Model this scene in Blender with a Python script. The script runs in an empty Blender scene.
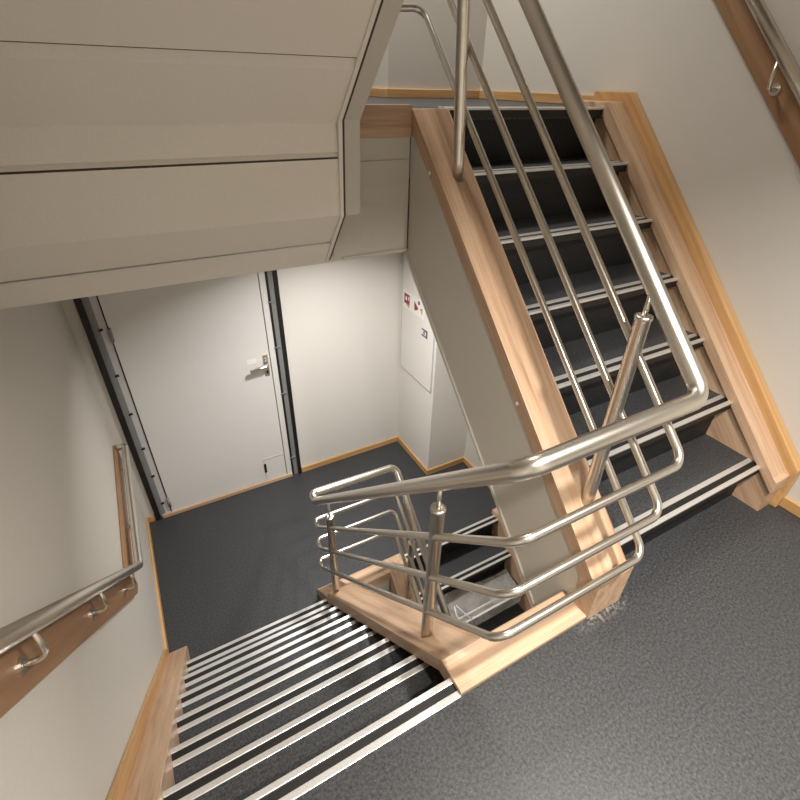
import bpy, bmesh, math, random
from mathutils import Vector, Matrix

# ------------------------------------------------------------------ camera
sc = bpy.context.scene
cam_data = bpy.data.cameras.new('camera')
cam = bpy.data.objects.new('camera', cam_data)
sc.collection.objects.link(cam)
RIGHT = Vector((0.87541621, -0.48288053, 0.02174521))
DOWN = Vector((-0.25245293, -0.49511033, -0.83134426))
FWD = Vector((0.41220624, 0.7222826, -0.55533221))
CAM = Vector((-0.2858, -0.5564, 1.4818))
m = Matrix.Identity(4)
for i in range(3):
    m[i][0] = RIGHT[i]; m[i][1] = -DOWN[i]; m[i][2] = -FWD[i]; m[i][3] = CAM[i]
cam.matrix_world = m
cam_data.sensor_width = 36.0
cam_data.lens = 36.0 * 477.43 / 800.0
cam_data.clip_start = 0.02
sc.camera = cam

# ------------------------------------------------------------------ world, lights, exposure
w = bpy.data.worlds.new('world'); sc.world = w; w.use_nodes = True
bg = w.node_tree.nodes['Background']
bg.inputs[0].default_value = (1.0, 0.93, 0.84, 1); bg.inputs[1].default_value = 0.04
sc.view_settings.view_transform = 'Standard'
sc.view_settings.look = 'None'
sc.view_settings.gamma = 1.0
sc.view_settings.exposure = 0.10
WARM = (1.0, 0.955, 0.89)

def downlight(name, loc, power, radius=0.09, spread=120, col=WARM):
    l = bpy.data.lights.new(name, 'AREA'); l.shape = 'DISK'; l.size = radius * 2
    l.energy = power; l.color = col; l.spread = math.radians(spread)
    o = bpy.data.objects.new(name, l); sc.collection.objects.link(o); o.location = loc
    return o
downlight('ceiling_downlight_middle', (0.82, -0.72, 2.27), 37, 0.06, 116)
downlight('ceiling_downlight_middle_rear', (0.12, -1.00, 2.27), 25, 0.06, 120)
downlight('ceiling_downlight_lower', (0.72, 1.66, 0.87), 27, 0.11, 134, (1.0, 0.985, 0.965))
downlight('ceiling_downlight_upper', (0.75, 1.95, 3.66), 33, 0.28, 125)
downlight('ceiling_downlight_bottom', (1.0, -0.9, -0.55), 24, 0.09, 140)

# ------------------------------------------------------------------ helpers
COL = sc.collection

def mat_base(name):
    mt = bpy.data.materials.new(name); mt.use_nodes = True
    nt = mt.node_tree; b = nt.nodes['Principled BSDF']
    return mt, nt, b

def mat_plain(name, col, rough=0.5, metal=0.0, bump=0.0, scale=300.0):
    mt, nt, b = mat_base(name)
    tc = nt.nodes.new('ShaderNodeTexCoord'); n = nt.nodes.new('ShaderNodeTexNoise')
    n.inputs['Scale'].default_value = scale; n.inputs['Detail'].default_value = 3
    nt.links.new(tc.outputs['Object'], n.inputs['Vector'])
    r = nt.nodes.new('ShaderNodeValToRGB')
    r.color_ramp.elements[0].position = 0.3; r.color_ramp.elements[1].position = 0.7
    r.color_ramp.elements[0].color = tuple(c * 0.96 for c in col) + (1,)
    r.color_ramp.elements[1].color = tuple(min(1, c * 1.03) for c in col) + (1,)
    nt.links.new(n.outputs['Fac'], r.inputs['Fac']); nt.links.new(r.outputs['Color'], b.inputs['Base Color'])
    b.inputs['Roughness'].default_value = rough; b.inputs['Metallic'].default_value = metal
    if bump:
        bp = nt.nodes.new('ShaderNodeBump'); bp.inputs['Strength'].default_value = bump; bp.inputs['Distance'].default_value = 0.002
        nt.links.new(n.outputs['Fac'], bp.inputs['Height']); nt.links.new(bp.outputs['Normal'], b.inputs['Normal'])
    return mt

def mat_wood(name, rot, c0, c1, c2, rough=0.38):
    """grain runs along local X of a mapping turned by rot (world/object space)"""
    mt, nt, b = mat_base(name); L = nt.links
    tc = nt.nodes.new('ShaderNodeTexCoord'); mp = nt.nodes.new('ShaderNodeMapping'); mp.vector_type = 'TEXTURE'
    mp.inputs['Rotation'].default_value = rot
    mp2 = nt.nodes.new('ShaderNodeMapping'); mp2.inputs['Scale'].default_value = (1.6, 34, 34)
    L.new(tc.outputs['Object'], mp.inputs['Vector']); L.new(mp.outputs['Vector'], mp2.inputs['Vector'])
    n = nt.nodes.new('ShaderNodeTexNoise'); n.inputs['Scale'].default_value = 1.0; n.inputs['Detail'].default_value = 5; n.inputs['Distortion'].default_value = 0.4
    L.new(mp2.outputs['Vector'], n.inputs['Vector'])
    mp3 = nt.nodes.new('ShaderNodeMapping'); mp3.inputs['Scale'].default_value = (7, 420, 420)
    L.new(mp.outputs['Vector'], mp3.inputs['Vector'])
    n2 = nt.nodes.new('ShaderNodeTexNoise'); n2.inputs['Scale'].default_value = 1.0; n2.inputs['Detail'].default_value = 2
    L.new(mp3.outputs['Vector'], n2.inputs['Vector'])
    mx = nt.nodes.new('ShaderNodeMath'); mx.operation = 'MULTIPLY_ADD'; mx.inputs[1].default_value = 0.35
    L.new(n2.outputs['Fac'], mx.inputs[0])
    sub = nt.nodes.new('ShaderNodeMath'); sub.operation = 'MULTIPLY'; sub.inputs[1].default_value = 0.65
    L.new(n.outputs['Fac'], sub.inputs[0]); L.new(sub.outputs[0], mx.inputs[2])
    r = nt.nodes.new('ShaderNodeValToRGB'); cr = r.color_ramp
    cr.elements[0].position = 0.32; cr.elements[0].color = c0 + (1,)
    cr.elements[1].position = 0.66; cr.elements[1].color = c2 + (1,)
    e = cr.elements.new(0.5); e.color = c1 + (1,)
    L.new(mx.outputs[0], r.inputs['Fac']); L.new(r.outputs['Color'], b.inputs['Base Color'])
    b.inputs['Roughness'].default_value = rough
    return mt

def mat_floor(name, dark, light, rough=0.45):
    mt, nt, b = mat_base(name); L = nt.links
    tc = nt.nodes.new('ShaderNodeTexCoord')
    n = nt.nodes.new('ShaderNodeTexNoise'); n.inputs['Scale'].default_value = 120; n.inputs['Detail'].default_value = 6; n.inputs['Roughness'].default_value = 0.75
    L.new(tc.outputs['Object'], n.inputs['Vector'])
    r = nt.nodes.new('ShaderNodeValToRGB'); cr = r.color_ramp
    cr.elements[0].position = 0.36; cr.elements[0].color = dark + (1,)
    cr.elements[1].position = 0.66; cr.elements[1].color = light + (1,)
    L.new(n.outputs['Fac'], r.inputs['Fac'])
    v = nt.nodes.new('ShaderNodeTexVoronoi'); v.inputs['Scale'].default_value = 55
    L.new(tc.outputs['Object'], v.inputs['Vector'])
    lt = nt.nodes.new('ShaderNodeMath'); lt.operation = 'LESS_THAN'; lt.inputs[1].default_value = 0.085
    L.new(v.outputs['Distance'], lt.inputs[0])
    mu = nt.nodes.new('ShaderNodeMath'); mu.operation = 'MULTIPLY'; mu.inputs[1].default_value = 0.35
    L.new(lt.outputs[0], mu.inputs[0])
    mix = nt.nodes.new('ShaderNodeMix'); mix.data_type = 'RGBA'
    mix.inputs[7].default_value = (0.20, 0.20, 0.195, 1)
    L.new(mu.outputs[0], mix.inputs[0]); L.new(r.outputs['Color'], mix.inputs[6])
    L.new(mix.outputs[2], b.inputs['Base Color'])
    b.inputs['Roughness'].default_value = rough; b.inputs['Specular IOR Level'].default_value = 0.4
    bp = nt.nodes.new('ShaderNodeBump'); bp.inputs['Strength'].default_value = 0.2; bp.inputs['Distance'].default_value = 0.001
    L.new(n.outputs['Fac'], bp.inputs['Height']); L.new(bp.outputs['Normal'], b.inputs['Normal'])
    return mt

R45 = math.radians(45)
W0, W1, W2 = (0.34, 0.20, 0.115), (0.51, 0.335, 0.215), (0.61, 0.43, 0.295)
M = {}
M['wall'] = mat_plain('wall_paint', (0.60, 0.565, 0.51), 0.55, bump=0.05)
M['wall_white'] = mat_plain('white_wall_panel', (0.72, 0.69, 0.64), 0.45, bump=0.03)
M['panel'] = mat_plain('beige_steel_panel', (0.60, 0.565, 0.50), 0.42)
M['soffit'] = mat_plain('beige_soffit_panel', (0.84, 0.80, 0.725), 0.42)
M['door'] = mat_plain('white_door_paint', (0.70, 0.68, 0.65), 0.4)
M['gray'] = mat_plain('gray_frame', (0.22, 0.22, 0.22), 0.45)
M['lgray'] = mat_plain('light_gray_gasket', (0.55, 0.54, 0.53), 0.45)
M['black'] = mat_plain('black_rubber', (0.008, 0.006, 0.005), 0.5)
M['dark'] = mat_plain('dark_joint', (0.06, 0.04, 0.025), 0.6)
M['floor'] = mat_floor('speckled_vinyl', (0.010, 0.0105, 0.0115), (0.072, 0.073, 0.076))
def add_residue(mt):
    nt = mt.node_tree; L = nt.links; b = nt.nodes['Principled BSDF']
    src = b.inputs['Base Color'].links[0].from_socket
    tc = nt.nodes.new('ShaderNodeTexCoord'); sp = nt.nodes.new('ShaderNodeSeparateXYZ'); L.new(tc.outputs['Object'], sp.inputs[0])
    def ramp(sock, a, b_, c, d):
        lo = nt.nodes.new('ShaderNodeMapRange'); lo.inputs[1].default_value = a; lo.inputs[2].default_value = b_
        hi_ = nt.nodes.new('ShaderNodeMapRange'); hi_.inputs[1].default_value = c; hi_.inputs[2].default_value = d; hi_.inputs[3].default_value = 1; hi_.inputs[4].default_value = 0
        L.new(sock, lo.inputs[0]); L.new(sock, hi_.inputs[0])
        mm = nt.nodes.new('ShaderNodeMath'); mm.operation = 'MULTIPLY'; L.new(lo.outputs[0], mm.inputs[0]); L.new(hi_.outputs[0], mm.inputs[1]); return mm.outputs[0]
    n = nt.nodes.new('ShaderNodeTexNoise'); n.inputs['Scale'].default_value = 75; n.inputs['Detail'].default_value = 5; L.new(tc.outputs['Object'], n.inputs['Vector'])
    th = nt.nodes.new('ShaderNodeMapRange'); th.inputs[1].default_value = 0.46; th.inputs[2].default_value = 0.62; L.new(n.outputs['Fac'], th.inputs[0])
    m1 = nt.nodes.new('ShaderNodeMath'); m1.operation = 'MULTIPLY'; L.new(ramp(sp.outputs['X'], 0.66, 0.76, 0.87, 0.93), m1.inputs[0]); L.new(ramp(sp.outputs['Y'], -0.108, -0.082, -0.07, -0.06), m1.inputs[1])
    m2 = nt.nodes.new('ShaderNodeMath'); m2.operation = 'MULTIPLY'; L.new(m1.outputs[0], m2.inputs[0]); L.new(th.outputs[0], m2.inputs[1])
    mix = nt.nodes.new('ShaderNodeMix'); mix.data_type = 'RGBA'; mix.inputs[7].default_value = (0.20, 0.185, 0.16, 1)
    L.new(m2.outputs[0], mix.inputs[0]); L.new(src, mix.inputs[6]); L.new(mix.outputs[2], b.inputs['Base Color'])
add_residue(M['floor'])
M['riser'] = mat_floor('shaded_riser_vinyl', (0.006, 0.006, 0.0065), (0.016, 0.016, 0.017), 0.55)  # floor vinyl again, darkened to put the risers' shade into its colour
M['alu'] = mat_plain('aluminium_strip', (0.80, 0.79, 0.77), 0.36, 0.75)
M['white'] = mat_plain('white_plastic', (0.8, 0.79, 0.76), 0.4)
M['red'] = mat_plain('red_print', (0.30, 0.008, 0.006), 0.4)
M['amber'] = mat_plain('amber_print', (0.62, 0.30, 0.02), 0.4)
M['ink'] = mat_plain('gray_print', (0.13, 0.14, 0.15), 0.4)
M['wood_x'] = mat_wood('beech_across', (0, 0, 0), W0, W1, W2)
M['wood_y'] = mat_wood('beech_along', (0, 0, math.radians(90)), W0, W1, W2)
M['wood_z'] = mat_wood('beech_upright', (0, math.radians(90), 0), W0, W1, W2)
M['wood_up'] = mat_wood('beech_rising', (R45, 0, math.radians(90)), W0, W1, W2)
M['wood_down'] = mat_wood('beech_falling', (-R45, 0, math.radians(90)), W0, W1, W2)
O0, O1, O2 = (0.42, 0.23, 0.09), (0.54, 0.31, 0.13), (0.62, 0.39, 0.18)
M['oak_up'] = mat_wood('oak_trim_rising', (R45, 0, math.radians(90)), O0, O1, O2)
M['oak_down'] = mat_wood('oak_trim_falling', (-R45, 0, math.radians(90)), O0, O1, O2)
M['oak_x'] = mat_wood('oak_trim_across', (0, 0, 0), O0, O1, O2)
M['oak_y'] = mat_wood('oak_trim_along', (0, 0, math.radians(90)), O0, O1, O2)
# the mapping node applies euler XYZ; turn the sloped grains with a matrix to be certain
for nm, s in (('wood_up', 1), ('oak_up', 1), ('wood_down', -1), ('oak_down', -1)):
    e = Matrix(((0, 1, 0), (math.cos(R45), 0, -s * math.sin(R45)), (s * math.sin(R45), 0, math.cos(R45)))).to_euler('XYZ')
    for nd in M[nm].node_tree.nodes:
        if nd.type == 'MAPPING' and nd.vector_type == 'TEXTURE': nd.inputs['Rotation'].default_value = e

B0, B1, B2 = (0.24, 0.125, 0.06), (0.30, 0.165, 0.085), (0.37, 0.21, 0.115)
M['board_up'] = mat_wood('dark_board_rising', (0, 0, 0), B0, B1, B2)
M['board_down'] = mat_wood('dark_board_falling', (0, 0, 0), B0, B1, B2)
M['board_y'] = mat_wood('dark_board_along', (0, 0, math.radians(90)), B0, B1, B2)
for nm, s in (('board_up', 1), ('board_down', -1)):
    e = Matrix(((0, 1, 0), (math.cos(R45), 0, -s * math.sin(R45)), (s * math.sin(R45), 0, math.cos(R45)))).to_euler('XYZ')
    for nd in M[nm].node_tree.nodes:
        if nd.type == 'MAPPING' and nd.vector_type == 'TEXTURE': nd.inputs['Rotation'].default_value = e

def mat_steel():
    mt, nt, b = mat_base('brushed_stainless'); L = nt.links
    tc = nt.nodes.new('ShaderNodeTexCoord'); n = nt.nodes.new('ShaderNodeTexNoise')
    n.inputs['Scale'].default_value = 180; n.inputs['Detail'].default_value = 2
    L.new(tc.outputs['Object'], n.inputs['Vector'])
    r = nt.nodes.new('ShaderNodeMapRange'); r.inputs[3].default_value = 0.27; r.inputs[4].default_value = 0.31
    L.new(n.outputs['Fac'], r.inputs[0]); L.new(r.outputs[0], b.inputs['Roughness'])
    b.inputs['Base Color'].default_value = (0.70, 0.655, 0.585, 1); b.inputs['Metallic'].default_value = 1.0
    return mt
M['steel'] = mat_steel()

def mat_film():
    mt, nt, b = mat_base('clear_plastic_film'); L = nt.links
    b.inputs['Base Color'].default_value = (0.80, 0.76, 0.70, 1); b.inputs['Roughness'].default_value = 0.25
    b.inputs['Alpha'].default_value = 0.42
    tc = nt.nodes.new('ShaderNodeTexCoord'); n = nt.nodes.new('ShaderNodeTexNoise')
    n.inputs['Scale'].default_value = 9; n.inputs['Detail'].default_value = 3
    L.new(tc.outputs['Object'], n.inputs['Vector'])
    r = nt.nodes.new('ShaderNodeMapRange'); r.inputs[1].default_value = 0.35; r.inputs[2].default_value = 0.65
    r.inputs[3].default_value = 0.26; r.inputs[4].default_value = 0.42
    L.new(n.outputs['Fac'], r.inputs[0]); L.new(r.outputs[0], b.inputs['Alpha'])
    return mt
M['film'] = mat_film()
M['fold'] = mat_plain('creased_film_edge', (0.82, 0.79, 0.74), 0.3)

def mesh_obj(name, bm, mats, parent=None, smooth=False):
    bmesh.ops.recalc_face_normals(bm, faces=bm.faces)
    me = bpy.data.meshes.new(name); bm.to_mesh(me); bm.free()
    for mm in (mats if isinstance(mats, (list, tuple)) else [mats]): me.materials.append(M[mm])
    if smooth:
        for p in me.polygons: p.use_smooth = True
    o = bpy.data.objects.new(name, me); COL.objects.link(o)
    if parent is not None: o.parent = parent
    return o

def add_box(bm, x0, x1, y0, y1, z0, z1, mi=0, bev=0.0):
    vs = [bm.verts.new((x, y, z)) for x in (x0, x1) for y in (y0, y1) for z in (z0, z1)]
    fs = []
    for idx in ((0, 1, 3, 2), (4, 6, 7, 5), (0, 4, 5, 1), (2, 3, 7, 6), (0, 2, 6, 4), (1, 5, 7, 3)):
        f = bm.faces.new([vs[i] for i in idx]); f.material_index = mi; fs.append(f)
    if bev:
        es = list({e for f in fs for e in f.edges})
        r = bmesh.ops.bevel(bm, geom=es, offset=bev, segments=2, affect='EDGES', profile=0.5)
        for f in r['faces']: f.material_index = mi

def add_prism(bm, prof, x0, x1, mi=0, bev=0.0, axis='x'):
    """profile in (y,z) pulled along x (or (x,y) along z, (x,z) along y)"""
    def P(a, b, t):
        return (t, a, b) if axis == 'x' else ((a, b, t) if axis == 'z' else (a, t, b))
    va = [bm.verts.new(P(a, b, x0)) for a, b in prof]; vb = [bm.verts.new(P(a, b, x1)) for a, b in prof]
    fs = [bm.faces.new(va), bm.faces.new(list(reversed(vb)))]
    n = len(prof)
    for i in range(n):
        fs.append(bm.faces.new([va[i], vb[i], vb[(i + 1) % n], va[(i + 1) % n]]))
    for f in fs: f.material_index = mi
    if bev:
        es = list({e for f in fs for e in f.edges})
        r = bmesh.ops.bevel(bm, geom=es, offset=bev, segments=2, affect='EDGES', profile=0.5)
        for f in r['faces']: f.material_index = mi

def box(name, a, mats, parent=None, bev=0.0):
    bm = bmesh.new(); add_box(bm, *a, bev=bev); return mesh_obj(name, bm, mats, parent)

def prism(name, prof, x0, x1, mats, parent=None, bev=0.0, axis='x'):
    bm = bmesh.new(); add_prism(bm, prof, x0, x1, bev=bev, axis=axis); return mesh_obj(name, bm, mats, parent)

def fillet(pts, rad, seg=9):
    pts = [Vector(p) for p in pts]; out = [pts[0]]
    for i in range(1, len(pts) - 1):
        p, a, b = pts[i], pts[i - 1], pts[i + 1]
        u, v = (a - p), (b - p); lu, lv = u.length, v.length; u.normalize(); v.normalize()
        ang = u.angle(v); t = rad / math.tan(ang / 2); t = min(t, lu * 0.48, lv * 0.48); r = t * math.tan(ang / 2)
        if math.pi - ang < 0.02: out.append(p); continue
        bis = (u + v).normalized(); c = p + bis * (r / math.sin(ang / 2))
        s, e = p + u * t - c, p + v * t - c; tot = s.angle(e)
        ax = s.cross(e).normalized()
        n = max(2, int(seg * tot / 1.57) + 1)
        for k in range(n + 1): out.append(c + Matrix.Rotation(tot * k / n, 3, ax) @ s)
    out.append(pts[-1]); return out

def add_tube(bm, path, r, n=16, mi=0):
    path = [Vector(p) for p in path]; rings = []
    t0 = (path[1] - path[0]).normalized()
    ref = Vector((0, 0, 1)) if abs(t0.z) < 0.9 else Vector((1, 0, 0))
    nrm = (ref - t0 * ref.dot(t0)).normalized(); prev = t0
    for i, p in enumerate(path):
        if i == 0: t = t0
        elif i == len(path) - 1: t = (path[i] - path[i - 1]).normalized()
        else: t = ((path[i] - path[i - 1]).normalized() + (path[i + 1] - path[i]).normalized()).normalized()
        q = prev.rotation_difference(t); nrm = (q @ nrm); nrm = (nrm - t * nrm.dot(t)).normalized(); prev = t
        bi = t.cross(nrm)
        rings.append([bm.verts.new(p + nrm * (r * math.cos(2 * math.pi * k / n)) + bi * (r * math.sin(2 * math.pi * k / n))) for k in range(n)])
    for a, b in zip(rings, rings[1:]):
        for k in range(n):
            f = bm.faces.new([a[k], a[(k + 1) % n], b[(k + 1) % n], b[k]]); f.material_index = mi; f.smooth = True
    for rg in (rings[0], rings[-1]):
        f = bm.faces.new(rg); f.material_index = mi

def tube(name, path, r, mats, parent=None, n=16):
    bm = bmesh.new(); add_tube(bm, path, r, n); o = mesh_obj(name, bm, mats, parent); return o

def add_lathe(bm, prof, cx, cy, n=24, mi=0):
    rings = [[bm.verts.new((cx + r * math.cos(2 * math.pi * k / n), cy + r * math.sin(2 * math.pi * k / n), z)) for k in range(n)] for r, z in prof]
    for a, b in zip(rings, rings[1:]):
        for k in range(n):
            f = bm.faces.new([a[k], a[(k + 1) % n], b[(k + 1) % n], b[k]]); f.material_index = mi; f.smooth = True
    bm.faces.new(rings[0]); bm.faces.new(rings[-1])

def struct(o, label=None, cat=None):
    o['kind'] = 'structure'
    if label: o['label'] = label
    if cat: o['category'] = cat
    return o

def thing(name, label, cat, loc=(0, 0, 0), group=None):
    o = bpy.data.objects.new(name, None); COL.objects.link(o)
    o.empty_display_size = 0.1; o['label'] = label; o['category'] = cat
    if group: o['group'] = group
    return o

# ------------------------------------------------------------------ dimensions (metres)
XL, XR = -0.715, 1.89            # side walls
YF, YB = 2.59, -1.75             # far and rear walls
H = 1.40                         # rise of one flight
S0, S1 = 0.224, 0.382            # inner stringer of the falling flight
U0, U1 = 0.730, 0.888            # inner stringer of the rising flight
RX = 1.754                       # far end of the rising treads
YU = 0.005                       # first nosing of the rising flight
G = 0.2005
YD = -0.010                      # landing edge of the falling flight
YL2 = 1.20                       # edge of the upper landing
YLOW = 1.335                     # lower landing edge of the lower flight

# ------------------------------------------------------------------ setting: floors, walls, ceilings
bm = bmesh.new()
add_box(bm, XL, S0, YB, YD - 0.058, -0.50, 0.0)
add_box(bm, S0, U1, YB, -0.06, -0.50, 0.0)
add_box(bm, U1, XR, YB, YU + 0.045, -0.50, 0.0)
struct(mesh_obj('floor', bm, 'floor'))
bm = bmesh.new()
add_box(bm, XL, U0, 1.41, YF + 0.02, -1.42, -1.40)
add_box(bm, XL, S0, 1.23, 1.41, -1.42, -1.40)
add_box(bm, U0, XR, YLOW + 0.058, YF + 0.02, -1.42, -1.40)
struct(mesh_obj('floor_lower', bm, 'floor'))
struct(box('floor_upper', (XL, XR, YL2 + 0.02, 3.6, 1.36, 1.40), 'floor'))
struct(box('floor_bottom', (XL, XR, YB, 0.3, -2.84, -2.80), 'floor'))

struct(box('wall_left', (XL - 0.1, XL, YB, YF + 0.1, -2.84, 4.0), 'wall'))
struct(box('wall_right', (XR, XR + 0.1, YB, 2.34, -2.84, 4.0), 'wall'))
struct(box('wall_rear', (XL, XR, YB - 0.1, YB, -2.84, 4.0), 'wall'))
# far wall of the lower landing, with the door opening left out
bm = bmesh.new()
add_box(bm, 0.526, 1.50, YF, YF + 0.1, -1.40, 0.88)
add_box(bm, -0.648, 0.526, YF, YF + 0.1, 0.70, 0.88)
struct(mesh_obj('wall_far', bm, 'wall_white'))
struct(box('wall_far_left', (XL, -0.648, YF, YF + 0.1, -1.40, 0.88), 'wall'))
bm = bmesh.new()
add_box(bm, 1.50, XR + 0.1, 2.05, YF + 0.1, -1.40, 0.88)
struct(mesh_obj('wall_far_corner', bm, 'wall_white'))
bm = bmesh.new()
add_box(bm, 1.235, XR + 0.1, 2.34, 3.0, 1.40, 4.0)
add_box(bm, XL, 1.235, 2.95, 3.05, 1.40, 4.0)
struct(mesh_obj('wall_upper', bm, 'wall'))
struct(box('wall_left_upper', (XL - 0.1, XL, YF + 0.1, 3.05, 1.40, 4.0), 'wall'))
struct(box('ceiling_lower', (XL, XR, 1.22, YF, 0.885, 0.92), 'soffit'))
struct(box('ceiling_middle', (XL, XR, YB, 0.0, 2.29, 2.33), 'soffit'))
struct(box('ceiling_upper', (XL, XR, YB, 3.05, 3.69, 3.75), 'soffit'))
# underside of the middle landing and its panelled edge towards the well
bm = bmesh.new()
add_box(bm, S1, U0, -0.02, 0.03, -0.50, -0.03)
add_box(bm, XL, XR, YB, 0.03, -0.53, -0.50)
struct(mesh_obj('ceiling_bottom', bm, 'panel'))
# edge of the upper landing above the lower landing
bm = bmesh.new()
add_box(bm, XL, U0, YL2, YL2 + 0.03, 0.885, 1.31)
add_box(bm, 0.40, 0.715, YL2 - 0.005, YL2, 0.905, 1.235)
add_box(bm, 0.436, U0, YL2 - 0.006, YL2, 0.885, 0.897)
struct(mesh_obj('wall_landing_edge', bm, 'panel'))
struct(box('trim_1', (0.30, U0, YL2 - 0.012, YL2 + 0.03, 1.31, 1.412), 'wood_x', bev=0.003))
# wooden planks that edge the stair well on the two landings
struct(prism('trim_2', [(-0.065, 0.0), (-0.065, 0.014), (-0.060, 0.018), (0.040, 0.018), (0.045, 0.013), (0.045, -0.05), (-0.02, -0.05), (-0.02, 0.0)], S0, U0, 'wood_x'))
struct(prism('trim_3', [(1.41, -1.40), (1.41, -1.385), (1.405, -1.380), (1.30, -1.380), (1.295, -1.385), (1.295, -1.46), (1.34, -1.46), (1.34, -1.40)], S1, 0.735, 'wood_x'))
struct(box('trim_4', (S1, U0, 1.31, 1.34, -1.9, -1.46), 'panel'))
# baseboards
def baseboard(name, a, mt): struct(box(name, a, mt, bev=0.003))
baseboard('baseboard_far', (0.53, 1.485, YF - 0.015, YF, -1.40, -1.345), 'oak_x')
baseboard('baseboard_far_corner', (1.485, 1.50, 2.035, YF, -1.40, -1.345), 'oak_y')
baseboard('baseboard_corner_front', (1.50, XR - 0.015, 2.035, 2.05, -1.40, -1.345), 'oak_x')
baseboard('baseboard_lower_right', (XR - 0.015, XR, 1.40, 2.05, -1.40, -1.345), 'oak_y')
baseboard('baseboard_left', (XL, XL + 0.015, 1.42, YF, -1.40, -1.345), 'oak_y')
baseboard('baseboard_far_left', (XL + 0.015, -0.655, YF - 0.015, YF, -1.40, -1.345), 'oak_x')
baseboard('baseboard_right', (XR - 0.018, XR, YB, -0.075, 0.0, 0.05), 'oak_y')
baseboard('baseboard_upper_right', (XR - 0.015, XR, 1.375, 2.34, 1.40, 1.445), 'oak_y')
baseboard('baseboard_upper_far', (1.22, XR - 0.015, 2.325, 2.34, 1.40, 1.445), 'oak_x')
baseboard('baseboard_upper_far_left', (1.22, 1.235, 2.34, 2.95, 1.40, 1.445), 'oak_y')
baseboard('baseboard_upper_rear', (XL, 1.22, 2.935, 2.95, 1.40, 1.445), 'oak_x')

# ------------------------------------------------------------------ the door of the lower landing
door = bpy.data.objects.new('door_1', None); COL.objects.link(door); door.empty_display_size = 0.1
struct(door, 'white steel door with a lever handle in a black frame on the lower landing', 'door')
ZT = 0.70
bm = bmesh.new()
add_box(bm, -0.648, -0.612, YF - 0.02, YF + 0.10, -1.40, ZT)
add_box(bm, 0.500, 0.526, YF - 0.02, YF + 0.10, -1.40, ZT)
add_box(bm, 0.446, 0.462, YF - 0.012, YF + 0.10, -1.40, ZT)
add_box(bm, -0.612, 0.500, YF - 0.02, YF + 0.10, ZT - 0.03, ZT)
mesh_obj('door_frame', bm, 'black', door)
bm = bmesh.new()
add_box(bm, -0.612, -0.575, YF - 0.004, YF + 0.08, -1.40, ZT - 0.03)
add_box(bm, 0.462, 0.500, YF - 0.004, YF + 0.08, -1.40, ZT - 0.03)
mesh_obj('frame_rebate', bm, 'gray', door)
bm = bmesh.new(); add_box(bm, -0.575, -0.535, YF + 0.002, YF + 0.08, -1.40, ZT - 0.03)
gk = mesh_obj('hinge_jamb', bm, 'lgray', door)
for z in (-1.26, -0.98, -0.72, -0.42, -0.12, 0.2):
    box('screw_slot', (-0.585, -0.560, YF - 0.006, YF + 0.003, z - 0.007, z + 0.007), 'black', gk)
for z in (-1.2, -0.55, -0.15, 0.2):
    box('frame_clip', (0.440, 0.492, YF - 0.016, YF - 0.003, z - 0.004, z + 0.004), 'gray', door)
box('joint', (-0.535, -0.528, YF - 0.002, YF + 0.08, -1.40, ZT - 0.03), 'black', door)
leaf = box('door_leaf', (-0.528, 0.398, YF - 0.004, YF + 0.05, -1.375, ZT - 0.03), 'door', door, 0.003)
box('edge_strip', (0.404, 0.446, YF - 0.008, YF + 0.05, -1.375, ZT - 0.03), 'door', door, 0.003)
box('edge_gap', (0.398, 0.404, YF + 0.002, YF + 0.05, -1.375, ZT - 0.03), 'gray', door)
box('threshold', (-0.60, 0.446, YF - 0.02, YF + 0.05, -1.40, -1.368), 'wood_x', door, 0.003)
for z in (-1.27, 0.16):
    bm = bmesh.new(); add_lathe(bm, [(0.010, z - 0.045), (0.010, z + 0.045)], -0.528, YF - 0.008, 12)
    mesh_obj('hinge', bm, 'gray', door)
# escape flap outline low on the door
bm = bmesh.new()
add_box(bm, 0.225, 0.398, YF - 0.007, YF - 0.003, -1.142, -1.134)
add_box(bm, 0.225, 0.232, YF - 0.007, YF - 0.003, -1.375, -1.142)
fl = mesh_obj('flap_outline', bm, 'lgray', door)
box('flap_latch', (0.222, 0.240, YF - 0.012, YF - 0.003, -1.275, -1.185), 'black', door, 0.002)
# handle
hd = bpy.data.objects.new('door_handle', None); COL.objects.link(hd); hd.parent = door
box('back_plate', (0.348, 0.384, YF - 0.012, YF - 0.003, -0.365, -0.19), 'steel', hd, 0.004)
tube('lever', fillet([(0.366, YF - 0.010, -0.262), (0.366, YF - 0.062, -0.262), (0.31, YF - 0.064, -0.262), (0.238, YF - 0.056, -0.280)], 0.018), 0.0135, 'steel', hd, 14)
bm = bmesh.new(); add_prism(bm, [(0.366 + 0.012 * math.cos(a * math.pi / 8), -0.228 + 0.012 * math.sin(a * math.pi / 8)) for a in range(16)], YF - 0.024, YF - 0.010, axis='y')
mesh_obj('turn_knob', bm, 'steel', hd)
box('keyhole', (0.359, 0.373, YF - 0.014, YF - 0.011, -0.345, -0.318), 'black', hd)
box('handle_label', (0.235, 0.30, YF - 0.0055, YF - 0.003, -0.245, -0.205), 'white', door)

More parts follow.
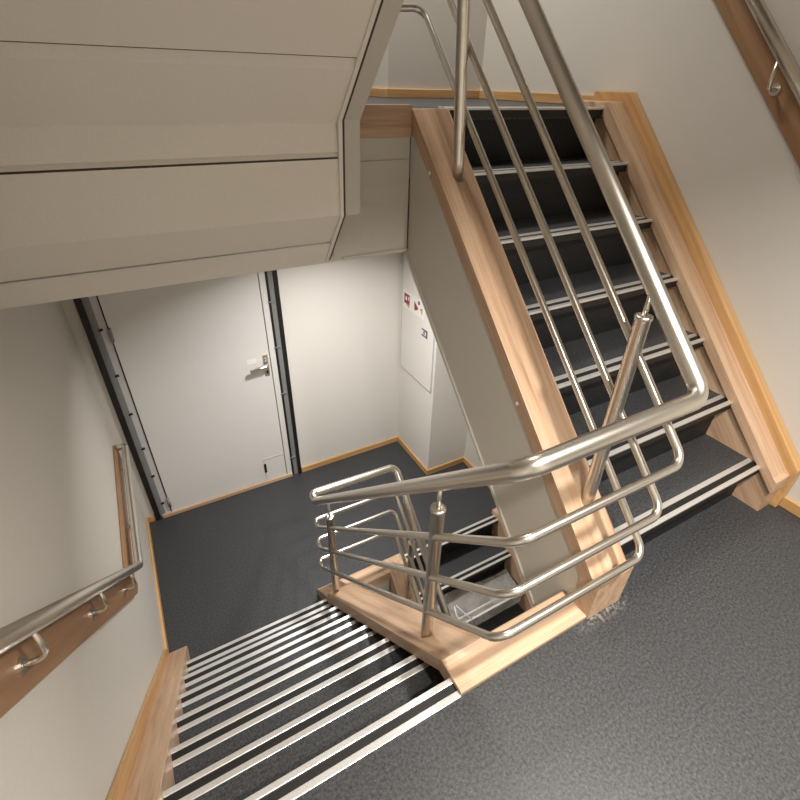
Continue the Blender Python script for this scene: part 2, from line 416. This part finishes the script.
# ------------------------------------------------------------------ wall cabinet with signs
cab = thing('wall_cabinet', 'flush white cabinet door with red and amber signs in the corner of the lower landing', 'cabinet')
CX = 1.50
bm = bmesh.new()
for a in ((2.075, 2.083, -0.548, 0.70), (2.562, 2.570, -0.548, 0.70), (2.075, 2.57, -0.556, -0.545)):
    add_box(bm, CX - 0.012, CX, a[0], a[1], a[2], a[3])
mesh_obj('door_seal', bm, 'lgray', cab)
box('cabinet_door', (CX - 0.010, CX, 2.083, 2.562, -0.545, 0.70), 'wall_white', cab, 0.002)
stx = CX - 0.011
st = prism('sign_plate', [(2.545, 0.135), (2.545, 0.0), (2.225, 0.0), (2.225, 0.135)], stx - 0.002, CX - 0.0095, 'white', cab)
bm = bmesh.new()
x0, x1 = stx - 0.004, stx - 0.002
add_prism(bm, [(2.52, 0.118), (2.44, 0.118), (2.44, 0.04), (2.52, 0.04)], x0, x1)
mesh_obj('red_sign', bm, 'red', cab)
bm = bmesh.new()
add_box(bm, x0 - 0.001, x0, 2.477, 2.50, 0.066, 0.096)
add_box(bm, x0 - 0.001, x0, 2.444, 2.457, 0.075, 0.105)
mesh_obj('sign_pictogram', bm, 'white', cab)
bm = bmesh.new(); add_prism(bm, [(2.495, 0.036), (2.442, 0.036), (2.45, 0.012)], x0, x1)
mesh_obj('amber_sign', bm, 'amber', cab)
bm = bmesh.new(); add_prism(bm, [(2.285, 0.072), (2.245, 0.085), (2.25, 0.030)], x0, x1)
mesh_obj('amber_arrow', bm, 'amber', cab)
bm = bmesh.new(); add_prism(bm, [(2.368, 0.10), (2.312, 0.066), (2.312, 0.05), (2.362, 0.03)], x0, x1)
mesh_obj('red_arrow', bm, 'red', cab)
bm = bmesh.new(); add_prism(bm, [(2.301 + 0.016 * math.cos(a * math.pi / 6), 0.109 + 0.016 * math.sin(a * math.pi / 6)) for a in range(12)], x0, x1)
mesh_obj('sign_dot', bm, 'ink', cab)
bm = bmesh.new()
for a in ((2.166, 2.246, -0.080, -0.068), (2.166, 2.182, -0.125, -0.068), (2.166, 2.246, -0.128, -0.116), (2.205, 2.222, -0.11, -0.085)):
    add_box(bm, CX - 0.013, CX - 0.0095, *a)
mesh_obj('latch_symbol', bm, 'ink', cab)

# ------------------------------------------------------------------ stair flights
def tread(parent, x0, x1, yn, z, sgn, depth, thick=0.032):
    """one step: slab with black nosing insert and two metal strips; sgn=+1 when the step runs back towards +y"""
    back = yn + sgn * depth; ya, yb = sorted((yn + sgn * 0.058, back))
    bm = bmesh.new(); add_box(bm, x0, x1, ya, yb, z - thick, z)
    t = mesh_obj('tread', bm, 'floor', parent)
    bm = bmesh.new(); ya, yb = sorted((yn, yn + sgn * 0.058))
    add_box(bm, x0, x1, ya, yb, z - thick, z - 0.001); mesh_obj('nosing', bm, 'black', t)
    strips(t, x0, x1, yn, z, sgn)
    return t

def strips(parent, x0, x1, yn, z, sgn):
    for a, b in ((-0.002, 0.0155), (0.0385, 0.058)):
        ya, yb = sorted((yn + sgn * a, yn + sgn * b))
        bm = bmesh.new(); add_box(bm, x0, x1, ya, yb, z - 0.006, z + 0.003, bev=0.0018)
        mesh_obj('metal_strip', bm, 'alu', parent)

def riser(parent, x0, x1, y, z0, z1):
    ya, yb = sorted((y, y + 0.012))
    return box('riser', (x0, x1, ya, yb, z0, z1), 'riser', parent)

# ---- rising flight on the right
up = thing('stair_flight', 'dark stair flight rising between pale wood stringers on the right of the well', 'stairs')
for k in range(1, 7):
    y = YU + G * (k - 1)
    tread(up, U1, RX, y, 0.2 * k, 1, 0.045 + G + 0.001)
    riser(up, U1, RX, y + 0.045, 0.2 * (k - 1), 0.2 * k - 0.032)
riser(up, U1, RX, YU + 6 * G + 0.045, 1.2, 1.368)
e = box('landing_nosing', (U1, RX, YU + 6 * G, YU + 6 * G + 0.058, 1.368, 1.399), 'black', up)
strips(e, U1, RX, YU + 6 * G, 1.40, 1)
TOP = 0.212
yt = 1.40 - TOP
# inner stringer: wooden cap with lip, wooden inner board, beige outer panel
inner = prism('inner_stringer', [(-0.07, 0.0), (-0.07, -0.07 + TOP + 0.045), (-0.045, -0.045 + TOP), (yt, 1.40), (yt + 0.06, 1.40), (yt + 0.06, 1.33), (yt, 1.40 - 0.065), (0.0, TOP - 0.065), (0.0, 0.0)], U0, U1, 'wood_up', up, 0.004)
prism('stringer_board', [(-0.0, 0.0), (-0.0, TOP - 0.065), (yt, 1.335), (yt + 0.06, 1.335), (yt + 0.06, 1.15), (0.26, 0.0)], U1 - 0.03, U1, 'wood_up', up)
prism('side_panel', [(0.0, TOP - 0.065), (yt + 0.01, 1.335), (yt + 0.01, 0.885), (1.225, 0.885), (0.05, -0.29), (0.05, 0.0), (0.0, 0.0)], U0 + 0.004, U0 + 0.03, 'panel', up)
prism('panel_edge', [(1.225, 0.885), (0.05, -0.29), (0.05, -0.272), (1.225, 0.903)], U0 - 0.004, U0 + 0.03, 'panel', up)
prism('underside', [(1.225, 0.890), (0.05, -0.285), (0.05, -0.262), (1.225, 0.913)], U0 + 0.03, XR - 0.002, 'soffit', up)
for y in (1.05, 0.42):
    bm = bmesh.new(); add_prism(bm, [(y + 0.007 * math.cos(a * math.pi / 6), y + TOP - 0.055 + 0.007 * math.sin(a * math.pi / 6)) for a in range(12)], U0 - 0.002, U0 + 0.01)
    mesh_obj('screw_cap', bm, 'white', inner)
# outer stringer along the wall
T2 = 0.226
prism('outer_stringer', [(-0.07, -0.07 + T2 + 0.005 - 0.05), (-0.07, -0.07 + T2 + 0.02), (-0.05, -0.05 + T2 + 0.005), (1.40 - T2 + 0.02, 1.425), (1.40, 1.425), (1.40, 1.37), (1.40 - T2 + 0.03, 1.37)], 1.738, 1.842, 'wood_up', up, 0.004)
prism('stringer_board', [(-0.06, 0.0), (-0.06, -0.06 + T2 - 0.045), (1.40 - T2 + 0.03, 1.375), (1.40, 1.375), (1.40, 1.05), (1.25, 1.05), (0.2, 0.0)], RX, 1.84, 'wood_up', up)
T3 = 0.292
prism('wall_trim', [(-0.085, 0.0), (-0.085, -0.085 + T3), (1.172, 1.172 + T3), (1.375, 1.172 + T3), (1.375, 1.30), (1.25, 1.1), (0.2, 0.0)], 1.842, XR - 0.002, 'oak_up', up, 0.004)

# ---- falling flight on the left
dn = thing('stair_flight', 'dark stair flight with bright metal nosings going down towards the white door', 'stairs')
LX = -0.596
DX = 0.286
e = box('landing_nosing', (LX, S0, YD - 0.058, YD, -0.032, -0.001), 'black', dn)
strips(e, LX, S0, YD, 0.0, -1)
for k in range(1, 7):
    y = YD + G * k
    tread(dn, LX, DX, y, -0.2 * k, -1, 0.045 + G + 0.001)
    riser(dn, LX, DX, y - 0.045 - G - 0.012, -0.2 * k, -0.2 * (k - 1) - 0.032)
riser(dn, LX, DX, YD + 6 * G - 0.057, -1.40, -1.232)
TD = 0.057
prism('inner_stringer', [(0.045, 0.012), (1.16, TD - 1.16), (1.165, -1.15), (1.385, -1.345), (1.385, -1.399), (1.30, -1.34), (0.045, -0.055)], S0, S1, 'wood_down', dn, 0.004)
prism('stringer_board', [(0.032, -0.03), (1.295, -1.30), (1.295, -1.47), (1.10, -1.40), (0.032, -0.32)], DX, DX + 0.03, 'wood_down', dn)
prism('side_panel', [(0.04, -0.05), (1.335, TD - 1.40), (1.335, -1.9), (0.04, -0.60)], S1 - 0.03, S1 - 0.004, 'panel', dn)
prism('outer_stringer', [(-0.06, 0.0), (-0.06, 0.022), (0.0, 0.016), (1.37, -1.335), (1.40, -1.36), (1.40, -1.40), (1.20, -1.50), (-0.06, -0.25)], -0.70, LX, 'wood_down', dn, 0.003)
prism('wall_trim', [(-0.10, 0.0), (-0.10, 0.16), (-0.06, 0.155), (1.41, -1.315), (1.41, -1.40), (1.25, -1.50), (-0.10, -0.2)], XL + 0.002, -0.70, 'oak_down', dn, 0.003)
prism('underside', [(1.335, -1.86), (1.335, -1.9), (0.04, -0.605), (0.04, -0.565)], XL + 0.002, S1 - 0.03, 'soffit', dn)

# ---- lower flight below the rising one
lo = thing('stair_flight', 'lower dark stair flight glimpsed through the well beneath the rising flight', 'stairs')
e = box('landing_nosing', (0.89, 1.72, YLOW, YLOW + 0.058, -1.432, -1.401), 'black', lo)
strips(e, 0.89, 1.72, YLOW, -1.40, 1)
GL = 0.205
for k in range(1, 7):
    y = YLOW - GL * k
    tread(lo, 0.89, 1.72, y, -1.40 - 0.2 * k, 1, 0.045 + GL + 0.001)
    riser(lo, 0.89, 1.72, y + 0.045 + GL, -1.40 - 0.2 * k, -1.40 - 0.2 * (k - 1) - 0.032)
riser(lo, 0.89, 1.72, YLOW - GL * 6 + 0.045, -2.80, -2.632)
prism('inner_stringer', [(1.41, -1.40), (1.41, -1.383), (1.32, -1.383), (0.0, -2.70), (0.0, -2.80), (0.1, -2.80), (1.335, -1.50), (1.36, -1.46)], 0.735, 0.89, 'wood_up', lo, 0.003)
prism('side_panel', [(1.335, -1.47), (0.0, -2.80), (0.6, -2.80), (1.335, -1.95)], 0.745, 0.77, 'panel', lo)
prism('outer_stringer', [(1.42, -1.40), (1.42, -1.36), (1.35, -1.36), (0.0, -2.71), (0.0, -2.80), (0.3, -2.80), (1.42, -1.60)], 1.72, 1.83, 'wood_up', lo, 0.003)
prism('wall_trim', [(1.42, -1.40), (1.42, -1.33), (1.36, -1.33), (0.0, -2.69), (0.0, -2.80), (0.3, -2.80), (1.42, -1.60)], 1.83, XR - 0.002, 'oak_up', lo, 0.003)

# ---- next flight overhead: boxed underside seen from below
hi = thing('stair_flight', 'beige panelled underside of the next stair flight overhead', 'stairs')
XS = 0.372
KS = 2.38
def hpanel(name, prof, x0=XL + 0.002, x1=XS, mt='soffit', par=None): return prism(name, prof, x0, x1, mt, par or hi)
# sloping panels, each lapped over the next with a dark joint between them
hpanel('soffit_panel', [(0.849, KS - 0.849), (-0.10, KS + 0.10), (-0.10, KS + 0.13), (0.849, KS - 0.819)])
hpanel('soffit_joint', [(0.8495, KS - 0.8485), (0.8535, KS - 0.8525 + 0.002), (0.8535, KS - 0.815), (0.8495, KS - 0.81)], mt='dark')
bm = bmesh.new()
add_prism(bm, [(0.854, KS - 0.854 + 0.014), (0.876, KS - 0.876), (1.012, 1.372), (1.012, 1.292), (1.030, 1.292), (1.030, 1.40), (0.868, KS - 0.838), (0.854, KS - 0.82)], XL + 0.002, XS)
mesh_obj('soffit_panel', bm, 'soffit', hi)
hpanel('soffit_joint', [(1.016, 1.272), (1.016, 1.278), (1.030, 1.278), (1.030, 1.272)], mt='dark')
hpanel('soffit_lip', [(1.012, 1.278), (1.020, 1.292), (1.030, 1.292), (1.030, 1.278)])
hpanel('soffit_panel', [(1.012, 1.272), (1.018, 1.100), (1.125, 0.985), (1.145, 0.987), (1.035, 1.11), (1.030, 1.272)])
hpanel('soffit_lip', [(1.122, 0.981), (1.129, 0.973), (1.145, 0.98), (1.140, 0.985)], mt='white')
hpanel('soffit_panel', [(1.129, 0.973), (1.196, 0.885), (1.198, 0.90), (1.145, 0.980)])
# edge strip (dark bead) and stringer underside along the open side
def offset_strip(name, x0, x1, drop, mt, pts, thick=0.03):
    low = [(y - drop * a, z - drop * b) for (y, z, a, b) in pts]
    up_ = [(y + thick * a, z + thick * b) for (y, z, a, b) in pts]
    return prism(name, low + list(reversed(up_)), x0, x1, mt, hi)
n45 = 0.7071
PTS = [(-0.10, KS + 0.10, n45, n45), (1.000, 1.380, 0.9, 0.42), (1.018, 1.100, 0.93, 0.36), (1.188, 0.899, 0.76, 0.64)]
offset_strip('edge_molding', XS - 0.012, XS, 0.006, 'soffit', PTS, 0.006)
offset_strip('edge_bead', XS, XS + 0.008, 0.003, 'dark', PTS, 0.006)
offset_strip('stringer_casing', XS + 0.008, 0.432, 0.004, 'panel', PTS[:3], 0.05)
prism('side_panel', [(-0.10, KS + 0.14), (-0.10, KS + 0.66), (1.186, KS - 0.626), (1.186, 1.414), (1.05, 1.414), (1.05, 1.36)], 0.410, 0.430, 'panel', hi)
prism('inner_stringer', [(-0.10, 2.86), (-0.10, 2.93), (1.186, 1.644), (1.186, 1.414), (1.14, 1.414), (1.14, 1.60)], 0.30, 0.432, 'wood_down', hi, 0.003)
for k in range(7):
    y = 1.20 - 0.2 * k; z = 1.60 + 0.2 * k
    tread(hi, XL + 0.002, 0.30, y, z, -1, 0.24) if k < 6 else None
    riser(hi, XL + 0.002, 0.30, y - 0.045, z - 0.2, z - 0.032)

# ---- clear film lying over the lower steps
random.seed(4)
film = thing('plastic_sheet', 'crinkled translucent plastic sheet lying on the steps of the lower flight', 'plastic sheet')
bm = bmesh.new(); rows = []
NX, NY = 22, 20
for j in range(NY + 1):
    t = j / NY; row = []
    for i in range(NX + 1):
        x = 1.00 + 0.69 * i / NX
        y = 1.14 - 0.275 * t if t < 0.8 else 0.918
        z = -1.790 + 0.05 * (1 - t) ** 2 if t < 0.8 else -1.79 - 0.6 * (t - 0.8)
        y += 0.02 * math.sin(7 * x) * (1 - t)
        if x < 1.24: z += 0.05 * max(0, 1 - abs(x - 1.10 - 0.5 * (0.98 - y)) / 0.05) * max(0, 1 - t * 0.7)
        z += 0.004 * math.sin(11 * x + 17 * y) + random.uniform(0, 0.002)
        row.append(bm.verts.new((x, y, z)))
    rows.append(row)
for a, b in zip(rows, rows[1:]):
    for i in range(NX): bm.faces.new([a[i], a[i + 1], b[i + 1], b[i]])
mesh_obj('film', bm, 'film', film, True)
for pts, r in (([(1.06, 0.918, -1.783), (1.40, 0.922, -1.785), (1.68, 0.92, -1.784)], 0.006), ([(1.05, 0.965, -1.782), (1.38, 0.972, -1.785), (1.66, 0.965, -1.784)], 0.005),
               ([(1.115, 1.02, -1.69), (1.105, 0.97, -1.735), (1.12, 0.915, -1.78)], 0.005), ([(1.13, 1.02, -1.69), (1.17, 0.97, -1.74), (1.21, 0.915, -1.78)], 0.004)):
    tube('fold', pts, r, 'fold', film, 8)

# ------------------------------------------------------------------ tubular steel railing around the well
rail = thing('stair_railing', 'continuous brushed steel railing wrapping the stair well with three slim rails', 'railing')
XU, XD, XLW, XH = 0.843, 0.282, 0.800, 0.40
SU, SD = 0.98, 0.971
RAILS = [  # corner y, corner height, lower crossing height, lower bend height, radius, bend radius, name
    (-0.069, 0.856, -0.480, 0.0228, 0.045, 'handrail'),
    (-0.092, 0.663, -0.695, 0.0115, 0.045, 'middle_rail'),
    (-0.096, 0.479, -0.868, 0.0115, 0.045, 'middle_rail'),
    (-0.100, 0.300, -1.062, 0.0115, 0.045, 'middle_rail')]
for yc, zc, zl, r, fr, nm in RAILS:
    yt2 = 1.33
    dz = 0.02 if nm == 'handrail' else 0.008
    pts = [(XLW, 0.45, zl - dz - 0.97 * (1.385 - 0.45)), (XLW, 1.385, zl - dz), (XD - 0.02, 1.385, zl),
           (XD - 0.02, 1.33, zc - SD * (1.33 - yc) + 0.01), (XD, yc, zc), (XU, yc, zc), (XU, yt2, zc + SU * (yt2 - yc)),
           (XH, yt2, zc + SU * (yt2 - yc) - 0.03), (XH, 0.30, zc + SU * (yt2 - yc) + 1.0)]
    tube(nm, fillet(pts, fr), r, 'steel', rail, 20 if r > 0.02 else 14)

def post(x, y, slope, z1, hand_z, lean=0.0, pr=0.0205, off=0.0):
    """upright tube whose foot is cut to the slope of the wooden stringer"""
    surf = lambda yy: off + slope * yy + 0.0012
    z0 = surf(y)
    bm = bmesh.new()
    add_lathe(bm, [(pr, z0), (pr, z0 + 0.05), (pr, z1 - 0.012), (pr + 0.0025, z1 - 0.010), (pr + 0.0025, z1 - 0.002), (pr - 0.004, z1), (0.008, z1 - 0.001)], x, y)
    t = math.tan(lean)
    for v in bm.verts:
        if v.co.z < z0 + 0.001: v.co.z = surf(v.co.y)
        else: v.co.y += (v.co.z - z0) * t
    p = mesh_obj('post', bm, 'steel', rail)
    bm = bmesh.new(); add_lathe(bm, [(0.0065, z1 - 0.01), (0.0065, hand_z - 0.016)], x, y, 12)
    for v in bm.verts: v.co.y += (v.co.z - z0) * t
    mesh_obj('pin', bm, 'steel', p)
hz_up = lambda y: 0.856 + SU * (y + 0.069)
hz_dn = lambda y: 0.856 - SD * (y + 0.069)
post(XU - 0.016, 0.123, 1, 0.995, hz_up(0.123) + 0.02, 0.02, off=TOP)
post(XU - 0.030, 0.990, 1, 1.87, hz_up(0.990) + 0.06, 0.09, off=TOP)
post(XD + 0.004, 0.212, -1, 0.487, hz_dn(0.212), off=TD)
post(XD - 0.010, 1.135, -1, -0.43, hz_dn(1.135), off=TD)
post(XLW + 0.01, 1.165, 0.9977, -0.97, -0.50 - 0.97 * (1.385 - 1.165), off=-1.383 - 0.9977 * 1.32)

# ------------------------------------------------------------------ wall handrails
def bracket(parent, x_wall, sx, y, z, reach):
    """rod from a disc on the board, bending up under the rail"""
    xb = x_wall + sx * 0.024; xr_ = x_wall + sx * reach
    b = tube('bracket', fillet([(xb, y, z - 0.105), (xr_, y, z - 0.105), (xr_, y, z - 0.018)], 0.028), 0.0065, 'steel', parent, 10)
    bm = bmesh.new()
    add_prism(bm, [(y + 0.019 * math.cos(a * math.pi / 8), z - 0.105 + 0.019 * math.sin(a * math.pi / 8)) for a in range(16)], xb - 0.002, xb + 0.004)
    mesh_obj('bracket_plate', bm, 'steel', b)

lh = thing('wall_handrail', 'steel handrail on a wooden backboard beside the flight going down to the door', 'handrail')
XT = XL + 0.070
zr = lambda y: 0.832 - 1.0 * y
YE = 1.345
BW = XL + 0.002
prism('backboard', [(-0.8, zr(-0.8) - 0.02), (-0.8, zr(-0.8) - 0.185), (YE - 0.02, zr(YE - 0.02) - 0.185), (YE + 0.06, zr(YE) - 0.19), (YE + 0.06, zr(YE) + 0.0), (YE, zr(YE) + 0.0)], BW, XL + 0.022, 'board_down', lh, 0.003)
box('backboard', (BW, XL + 0.022, YE + 0.06, 2.42, zr(YE) - 0.13, zr(YE) + 0.0), 'board_y', lh, 0.003)
tube('handrail', fillet([(XT, -0.8, zr(-0.8)), (XT, YE, zr(YE)), (XT, 2.38, zr(YE)), (XL + 0.024, 2.38, zr(YE))], 0.03), 0.0195, 'steel', lh, 18)
for y in (-0.45, 0.24, 0.68, 1.12): bracket(lh, XL, 1, y, zr(y), 0.070)
for y in (1.75, 2.25): bracket(lh, XL, 1, y, zr(YE), 0.070)

rh = thing('wall_handrail', 'steel handrail on a wooden backboard high on the wall beside the rising flight', 'handrail')
zq = lambda y: 1.035 + 0.965 * y
XQ = XR - 0.072
prism('backboard', [(-0.25, zq(-0.25) - 0.16), (-0.25, zq(-0.25) + 0.0), (1.9, zq(1.9) + 0.0), (1.9, zq(1.9) - 0.16)], XR - 0.022, XR - 0.002, 'board_up', rh, 0.003)
tube('handrail', [(XQ, -0.25, zq(-0.25)), (XQ, 1.9, zq(1.9))], 0.0195, 'steel', rh, 18)
for y in (0.05, 0.575, 1.2): bracket(rh, XR, -1, y, zq(y), 0.072)
